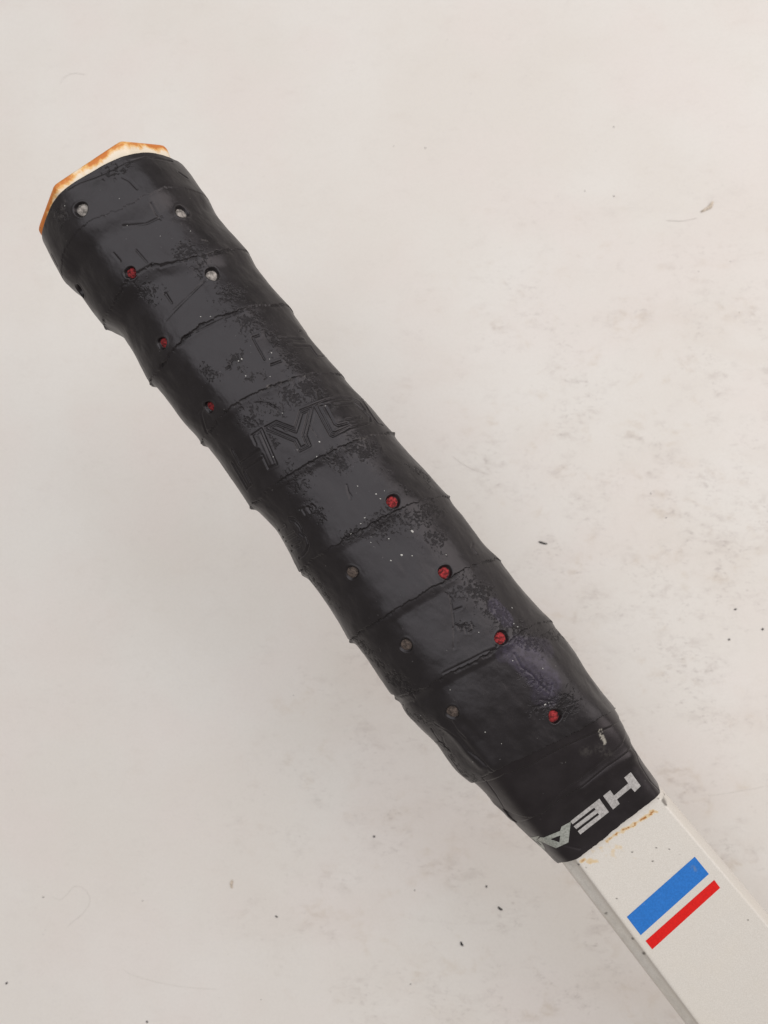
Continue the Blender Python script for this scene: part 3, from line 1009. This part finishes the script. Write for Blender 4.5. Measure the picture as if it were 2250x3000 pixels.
rows = []
for i in range(len(ss)):
    L, Rr = (tl[i], zl), (tr_[i], zr)
    SL, SR = (ql[i], 0.0048), (qr[i], 0.0030)
    pts = []
    # top face between the ridges
    for u in np.linspace(0.02, 0.98, 90):
        pts.append((L[0] + (Rr[0] - L[0]) * u, L[1] + (Rr[1] - L[1]) * u))
    pts += arc_pts((Rr[0] - 0.0003, zr + 0.00003), Rr, (Rr[0] + (SR[0] - Rr[0]) * 0.2, Rr[1] + (SR[1] - Rr[1]) * 0.2), 5)[1:]
    pts += arc_pts((Rr[0] + (SR[0] - Rr[0]) * 0.6, Rr[1] + (SR[1] - Rr[1]) * 0.6), SR, (SR[0] + 0.0001, SR[1] - 0.003), 5)
    pts += [(SR[0] + 0.0001, -0.003), (SR[0] - 0.002, -0.0075), (SL[0] + 0.004, -0.0090), (SL[0] + 0.0013, -0.0075)]
    pts += arc_pts((SL[0] + 0.0002, -0.0050), SL, (SL[0] + (L[0] - SL[0]) * 0.30, SL[1] + (L[1] - SL[1]) * 0.34), 9)
    # slightly hollow flank up to the left ridge
    for u in np.linspace(0.4, 0.92, 12):
        h = 0.0006 * math.sin(math.pi * (u - 0.34) / 0.62)
        pts.append((SL[0] + (L[0] - SL[0]) * u + h * 0.7, SL[1] + (L[1] - SL[1]) * u - h))
    pts += arc_pts((SL[0] + (L[0] - SL[0]) * 0.94, SL[1] + (L[1] - SL[1]) * 0.94), L, (L[0] + 0.0003, L[1]), 4)[:3]
    rows.append(pts)
RW = np.array(rows)
SSg = np.broadcast_to(ss[:, None], RW.shape[:2])
X3 = to_xyz(SSg, RW[..., 0], RW[..., 1])
# image positions of the shaft's points, for the traced stains (fixed to the surface from here on)
m_ = D / (D - X3[..., 2])
IU = X3[..., 0] / PX * m_ + 1125
IV = -X3[..., 1] / PX * m_ + 1500


def seg_d(polys):
    d = np.full(IU.shape, 1e9)
    for pts in polys:
        for a, b in zip(pts[:-1], pts[1:]):
            ex_, ey_ = b[0] - a[0], b[1] - a[1]
            L2 = ex_ * ex_ + ey_ * ey_ + 1e-9
            u = np.clip(((IU - a[0]) * ex_ + (IV - a[1]) * ey_) / L2, 0, 1)
            d = np.minimum(d, np.hypot(IU - a[0] - u * ex_, IV - a[1] - u * ey_))
    return d


n_ = fbm(IU / 9, IV / 9, 91, 4)
n2_ = fbm(IU / 22, IV / 22, 95, 3)
jit = (fbm(IU / 14, IV / 14, 99, 3) - 0.5) * 14
RUST = np.zeros(IU.shape)
d = seg_d([kh([(1120, 1050), (1180, 1000), (1260, 955), (1370, 890), (1440, 860), (1520, 800), (1620, 740), (1650, 700)]),
           crop(1835, 2300, [(0, 510), (90, 460), (170, 410), (280, 340), (290, 310), (355, 315)], 3.998)]) + jit * 0.6
RUST = np.maximum(RUST, smooth(8.5, 0.5, d) * np.clip(1.5 * (n_ - 0.08), 0.22, 0.8))
d = seg_d([kh([(1190, 990), (1370, 895)]), kh([(1110, 1060), (1150, 1035)]), kh([(1420, 880), (1450, 850)])]) + jit * 0.4
RUST = np.maximum(RUST, smooth(9, 0.5, d) * np.clip(2.2 * (n_ - 0.2), 0.2, 1))
d = seg_d([kh([(900, 1290), (1000, 1290)])]) + jit
RUST = np.maximum(RUST, smooth(13, 1, d) * (0.25 + 0.45 * n_))
d = seg_d([kh([(810, 1295), (850, 1265)])]) + jit * 0.5
RUST = np.maximum(RUST, smooth(8, 1, d) * (0.3 + 0.6 * n_))
d = seg_d([kh([(1120, 1250), (1250, 1180), (1300, 1190)]), kh([(830, 1350), (1000, 1330)]), kh([(960, 1150), (1160, 1110)]), kh([(1450, 1200), (1460, 1210)])]) + jit * 2
RUST = np.maximum(RUST, smooth(30, 4, d) * 0.36 * smooth(0.35, 0.7, n2_) * (0.4 + n_))
d = seg_d([kh([(700, 1500), (760, 1580), (900, 1659)]), [(1700, 2620), (1760, 2700), (1840, 2790)]]) + jit * 2
RUST = np.maximum(RUST, smooth(24, 4, d) * 0.22 * smooth(0.40, 0.7, n2_))
DIRT = np.zeros(IU.shape)
for (u, v), r in ((kh([(780, 1328)])[0], 4), (kh([(690, 1392)])[0], 3), (kh([(1285, 1175)])[0], 3), (kh([(1410, 1187)])[0], 2.5), (kh([(870, 1362)])[0], 2),
                  (crop(1835, 2300, [(348, 738)])[0], 2.5), (crop(1835, 2300, [(505, 755)])[0], 2.5), (crop(1835, 2300, [(308, 888)])[0], 3), (crop(1835, 2300, [(618, 815)])[0], 2),
                  (crop(1835, 2300, [(375, 152)])[0], 3), (crop(1835, 2300, [(442, 105)])[0], 2.5), (crop(1835, 2300, [(70, 787)])[0], 2.5),
                  (crop(1550, 2300, [(720, 1066)], 2.37)[0], 5), (crop(1550, 2300, [(798, 1168)], 2.37)[0], 6), (crop(1550, 2300, [(608, 786)], 2.37)[0], 3),
                  (crop(1550, 2300, [(538, 890)], 2.37)[0], 4), (crop(1550, 2300, [(1522, 938)], 2.37)[0], 3), (crop(1835, 2300, [(1428, 1580)])[0], 3)):
    DIRT = np.maximum(DIRT, smooth(r * 1.0, r * 0.35, np.hypot(IU - u, IV - v) + jit * 0.15))
d = seg_d([crop(1835, 2300, [(430, 180), (442, 205), (458, 230)], 3.998)]) + jit * 0.2
DIRT = np.maximum(DIRT, 0.75 * smooth(5.5, 3.0, d))
# grime in the hollow below the left ridge, also painting in its shade
GRIME_SHADE = seg_d([[(1668, 2528), (1760, 2655), (1860, 2790), (2030, 3010)]]) + jit * 0.8
DIRT = np.maximum(DIRT, 0.20 * smooth(11, 1, GRIME_SHADE) * (0.35 + 0.9 * n2_))
nrS, ncS = RW.shape[:2]
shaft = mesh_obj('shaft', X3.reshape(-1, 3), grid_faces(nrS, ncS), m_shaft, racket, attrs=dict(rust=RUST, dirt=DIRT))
shaft['label'] = 'pearl white shaft with rust stains beside the tape'
shaft_tree = bvh(shaft)
kb = lambda pts: crop(1550, 2300, pts, 2.37)
chip = lambda u, v: float(max(0, 1 - math.hypot((u - 2029) / 7, (v - 2546) / 10) ** 2))
o = print_on(shaft_tree, 'stripe', [kb([(1150, 497), (1248, 617), (775, 1042), (678, 915)])], m_blue, shaft, cuts=3, attrs=dict(chip=chip))
o['label'] = 'broad blue painted stripe'
o = print_on(shaft_tree, 'stripe', [kb([(1285, 658), (1326, 713), (855, 1140), (808, 1082)])], m_red, shaft, cuts=3, attrs=dict(chip=lambda u, v: 0.0))
o['label'] = 'narrow red painted stripe'

# ------------------------------------------------------------------ butt cap: flared octagonal collar
capW, capC = 0.01575, -0.0046
th = np.linspace(0, 2 * math.pi, 361)[:-1]


def cap_ring(s, scale, p=60.0):
    q, a, b = 0.91, 0.50, 0.30
    r = capW * scale * r_oct(th + ROLL, q, a, b, p) / 0.985
    return to_xyz(np.full_like(th, s), capC + r * np.cos(th), r * np.sin(th))


prof = [(0.0016, 0.30), (0.0012, 0.80), (0.0004, 0.945), (-0.0001, 0.965), (-0.0002, 0.985), (0.0001, 1.0), (0.0006, 1.004), (0.0014, 0.995), (0.0022, 0.98), (0.0032, 0.95), (0.0050, 0.91), (0.012, 0.88)]
rings = [cap_ring(s, k_) for s, k_ in prof]
CV = np.array(rings)
st = np.zeros(CV.shape[:2])
edge_amt = np.interp([p_[0] for p_ in prof], [-0.0002, 0.0006, 0.0012, 0.0018, 0.003], [1.02, 1.0, 0.66, 0.08, -0.15])
st += edge_amt[:, None]
st[:3] = 0.25
ang = th[None, :]
st += 0.22 * (np.sin(ang * 5 + 1.3) * 0.5 + np.sin(ang * 11) * 0.3) * (edge_amt[:, None] > 0.1)
# along the octagon's corners the edge is rubbed pale
rc = np.array([r_oct(th + ROLL, 0.91, 0.50, 0.30, 60.0)])
corner = np.clip((rc - np.roll(rc, 12, axis=1)) , 0, 1)
cap = mesh_obj('butt_cap', CV.reshape(-1, 3), grid_faces(len(prof), len(th)), m_cap, racket, attrs=dict(stain=st))
cap['label'] = 'cream plastic butt collar stained orange along its rim'
# close the end behind
cap_me = cap.data
bm = bmesh.new(); bm.from_mesh(cap_me)
bm.verts.ensure_lookup_table()
bm.faces.new([bm.verts[i] for i in range(len(th))][::-1])
bm.to_mesh(cap_me); bm.free()

# ------------------------------------------------------------------ white lint on the grip (nobody could count it)
grip_tree = bvh(grip)
SPECKS = [(k1, (1022, 857), 3.0), (k1, (1092, 437), 2.0), (k1, (990, 1030), 2.2), (k1, (588, 522), 1.8), (k1, (480, 1033), 1.8), (k1, (160, 85), 2.4), (k1, (445, 92), 1.6), (k1, (1470, 1375), 1.8),
          (k3, (112, 608), 3.2), (k3, (75, 630), 2.6), (k3, (462, 535), 2.0), (k3, (440, 608), 1.5), (k4, (1407, 190), 2.8), (k4, (1457, 245), 2.2), (k4, (1190, 97), 2.0), (k4, (1505, 152), 1.4),
          (k4, (1273, 467), 2.6), (k4, (1227, 537), 2.0), (k4, (1110, 655), 2.2), (k4, (1345, 757), 1.8), (k4, (1552, 713), 1.6), (k4, (1578, 968), 2.6),
          (c3, (1212, 842), 5.0), (c3, (1155, 970), 4.0), (c3, (1212, 973), 2.4), (c3, (1097, 1000), 2.4), (c3, (1087, 882), 1.8), (c3, (1395, 968), 2.0),
          (k5, (800, 403), 2.2), (k5, (820, 588), 2.4), (k5, (865, 625), 2.2), (k5, (1188, 1535), 3.4), (k5, (1230, 1515), 1.6), (k5, (410, 690), 1.8), (k5, (808, 1022), 2.0), (k5, (1160, 1112), 1.6),
          (k6, (1285, 580), 2.0), (k6, (875, 83), 1.6), (k6, (530, 385), 1.6), (k6, (1475, 715), 1.6), (k6, (1140, 928), 1.4),
          (c1, (710, 550), 1.4), (c1, (765, 737), 1.6), (c1, (1275, 1370), 2.0), (c1, (1343, 1368), 1.8), (c1, (332, 600), 1.8), (c1, (995, 810), 1.4), (c1, (1205, 775), 1.6)]
bm = bmesh.new()
for fn, p_, r in SPECKS:
    u, v = fn([p_])[0]
    loc, nor = hit(grip_tree, u, v)
    if loc is None: continue
    rr = r * PX * 0.78
    res = bmesh.ops.create_icosphere(bm, subdivisions=1, radius=rr)
    sx = 1 + random.random() * 0.5
    rot = nor.to_track_quat('Z', 'Y').to_matrix()
    for w in res['verts']:
        w.co = rot @ Vector((w.co.x * sx * (0.8 + 0.4 * random.random()), w.co.y * (0.7 + 0.4 * random.random()), w.co.z * 0.5)) + loc + nor * rr * 0.2
me = bpy.data.meshes.new('lint'); bm.to_mesh(me); bm.free()
me.materials.append(m_dust)
lint = bpy.data.objects.new('lint', me); COL.objects.link(lint); lint.parent = racket
lint['kind'] = 'stuff'

# ------------------------------------------------------------------ crumbs and hairs lying on the table
tq = T_NORMAL.to_track_quat('Z', 'Y')


def crumb(name, pts, width, mat, label, cat, group=None, seed=0):
    """a small irregular sliver along a traced line on the table; local origin at its middle"""
    rnd = random.Random(seed)
    w3 = [on_table(u, v) for u, v in pts]
    mid = sum(w3, Vector()) / len(w3)
    n = 7
    path = []
    for i in range(n):
        f = i / (n - 1) * (len(w3) - 1)
        j = min(int(f), len(w3) - 2)
        path.append(w3[j].lerp(w3[j + 1], f - j))
    sc = (w3[0] - Vector((0, 0, D))).length / D
    rad = width * PX * sc / 2
    vs, fs = [], []
    for i, p_ in enumerate(path):
        tg = (path[min(i + 1, n - 1)] - path[max(i - 1, 0)]).normalized()
        sd = T_NORMAL.cross(tg).normalized()
        taper = (0.30 + 0.70 * math.sin(math.pi * (0.12 + 0.76 * i / (n - 1)))) * (0.85 + 0.3 * rnd.random())
        for a in range(6):
            ph = math.pi * 2 * a / 6
            vs.append(p_ - mid + sd * math.cos(ph) * rad * taper + T_NORMAL * (math.sin(ph) * 0.7 + 0.62) * rad * taper)
    for i in range(n - 1):
        for a in range(6):
            b = (a + 1) % 6
            fs.append((i * 6 + a, i * 6 + b, (i + 1) * 6 + b, (i + 1) * 6 + a))
    fs.append(tuple(range(5, -1, -1))); fs.append(tuple((n - 1) * 6 + a for a in range(6)))
    o = mesh_obj(name, [tuple(v) for v in vs], fs, mat)
    o.location = mid
    tag(o, label, cat, group)
    return o


G1 = 'black crumbs on the table'
crumb('crumb', [(1578, 1587), (1590, 1591), (1603, 1594)], 5.5, m_crumb, 'short straight black sliver on the clear table right of the grip', 'crumb', G1, 1)
crumb('crumb', crop(800, 2300, [(1215, 657), (1224, 667), (1238, 673)], 1.843), 5.5, m_crumb, 'curved black crumb nearest the shaft on its left side', 'crumb', G1, 2)
crumb('crumb', crop(800, 2300, [(1014, 845), (1017, 858), (1027, 868)], 1.843), 5.5, m_crumb, 'hooked black crumb lowest of those below the tape collar', 'crumb', G1, 3)
crumb('crumb', crop(800, 2300, [(1151, 541), (1153, 553)], 1.843), 4.5, m_crumb, 'small upright black crumb just left below the tape collar', 'crumb', G1, 4)
crumb('crumb', crop(800, 2300, [(544, 272), (547, 283)], 1.843), 5, m_crumb, 'small black crumb alone below the wrinkled end of the grip', 'crumb', G1, 5)
crumb('crumb', crop(0, 2000, [(1338, 1133), (1350, 1140)], 1.659), 4, m_crumb, 'tiny dark comma-shaped crumb on the lower table, left of the hooked one', 'crumb', G1, 6)
crumb('crumb', crop(0, 2000, [(713, 1643), (718, 1652)], 1.659), 4.5, m_crumb, 'tiny dark crumb cut by the lower edge of the picture', 'crumb', G1, 7)
crumb('crumb', crop(0, 2000, [(28, 1464), (37, 1456)], 1.659), 4, m_crumb, 'tiny dark crumb at the far left edge of the table, low down', 'crumb', G1, 8)
crumb('crumb', crop(1250, 1000, [(1494, 1305), (1506, 1300)], 1.659), 4, m_crumb, 'tiny dark dash on the scuffed right side of the table', 'crumb', G1, 9)
crumb('crumb', crop(1250, 1000, [(1465, 1448), (1474, 1450)], 1.659), 5, m_crumb, 'round dark crumb on the scuffed right side of the table', 'crumb', G1, 10)
crumb('crumb', crop(1250, 1000, [(1630, 1404), (1635, 1394)], 1.659), 5, m_crumb, 'dark crumb at the right edge of the picture level with the grip end', 'crumb', G1, 11)
crumb('flake', crop(0, 2000, [(1130, 960), (1124, 980), (1128, 998)], 1.659), 7, m_tan, 'pale tan flake on the lower left of the table', 'flake', None, 12)
crumb('flake', crop(1125, 0, [(1420, 872), (1408, 895), (1370, 916)], 1.4747), 8, m_tan, 'tan flake with a tail at the upper right of the table', 'flake', None, 13)
G2n = 'tiny specks scattered over the table'
tiny = [(1798, 372), (1798, 575), (1713, 560), (2140, 766), (2165, 915), (2046, 795), (1952, 1517), (1907, 1446), (127, 2628), (765, 2929), (418, 2639), (860, 2037),
        (1215, 2608), (810, 2686), (1203, 2883), (1153, 428), (1246, 434)]
proto = None
for i, (u, v) in enumerate(tiny):
    if proto is None:
        o = crumb('speck', [(u - 2, v), (u + 2, v + 1)], 3.6, m_grit, 'tiny dark speck of grit on the table', 'speck', G2n, 40)
        proto = o
    else:
        o = proto.copy(); COL.objects.link(o)
        o.location = on_table(u, v)
    o.rotation_mode = 'QUATERNION'
    from mathutils import Quaternion
    o.rotation_quaternion = Quaternion(T_NORMAL, random.random() * 6.28)
    k_ = 0.35 + 0.45 * random.random()
    o.scale = (k_, k_, k_)


def hair(pts, width, label, mat=m_hair):
    w3 = [on_table(u, v) for u, v in pts]
    mid = sum(w3, Vector()) / len(w3)
    # Catmull-Rom
    path = []
    q = [w3[0]] + w3 + [w3[-1]]
    for i in range(1, len(q) - 2):
        for k_ in range(8):
            t = k_ / 8
            a, b, c, d_ = q[i - 1], q[i], q[i + 1], q[i + 2]
            path.append(0.5 * ((2 * b) + (c - a) * t + (2 * a - 5 * b + 4 * c - d_) * t * t + (3 * b - a - 3 * c + d_) * t ** 3))
    path.append(w3[-1])
    rad = width * PX * 0.42
    vs, fs = [], []
    for i, p_ in enumerate(path):
        tg = (path[min(i + 1, len(path) - 1)] - path[max(i - 1, 0)]).normalized()
        sd = T_NORMAL.cross(tg).normalized()
        for a in range(4):
            ph = math.pi / 2 * a
            vs.append(p_ - mid + sd * math.cos(ph) * rad + T_NORMAL * (math.sin(ph) + 1.02) * rad)
    for i in range(len(path) - 1):
        for a in range(4):
            b = (a + 1) % 4
            fs.append((i * 4 + a, i * 4 + b, (i + 1) * 4 + b, (i + 1) * 4 + a))
    o = mesh_obj('hair', [tuple(v) for v in vs], fs, mat)
    o.location = mid
    tag(o, label, 'hair', 'fine hairs lying on the table')


hair(crop(0, 2000, [(255, 1040), (290, 1055), (325, 1030), (350, 998), (385, 990), (425, 1020), (437, 1065), (405, 1120), (350, 1165), (325, 1195)], 1.659), 1.1, 'pale looped hair at the lower left of the table')
hair(crop(0, 0, [(260, 362), (275, 338), (300, 322), (330, 317), (368, 323)], 1.4747), 1.5, 'short curved grey hair above the butt of the racket')
hair(crop(1835, 2300, [(960, 122), (1150, 102), (1350, 65), (1520, 38), (1610, 15)], 3.998), 1.1, 'long straight pale hair on the table right of the shaft')
hair(crop(1250, 1000, [(125, 560), (190, 605), (245, 630), (300, 645)], 1.659), 1.3, 'faint hair on the table close to the right edge of the grip')
hair(crop(1125, 0, [(1220, 953), (1290, 955), (1350, 943)], 1.4747), 2.0, 'short brownish hair beside the tan flake at the upper right')
hair(crop(0, 2000, [(595, 1390), (640, 1420), (760, 1455), (900, 1480), (1050, 1490)], 1.659), 1.0, 'long faint hair along the bottom of the table')
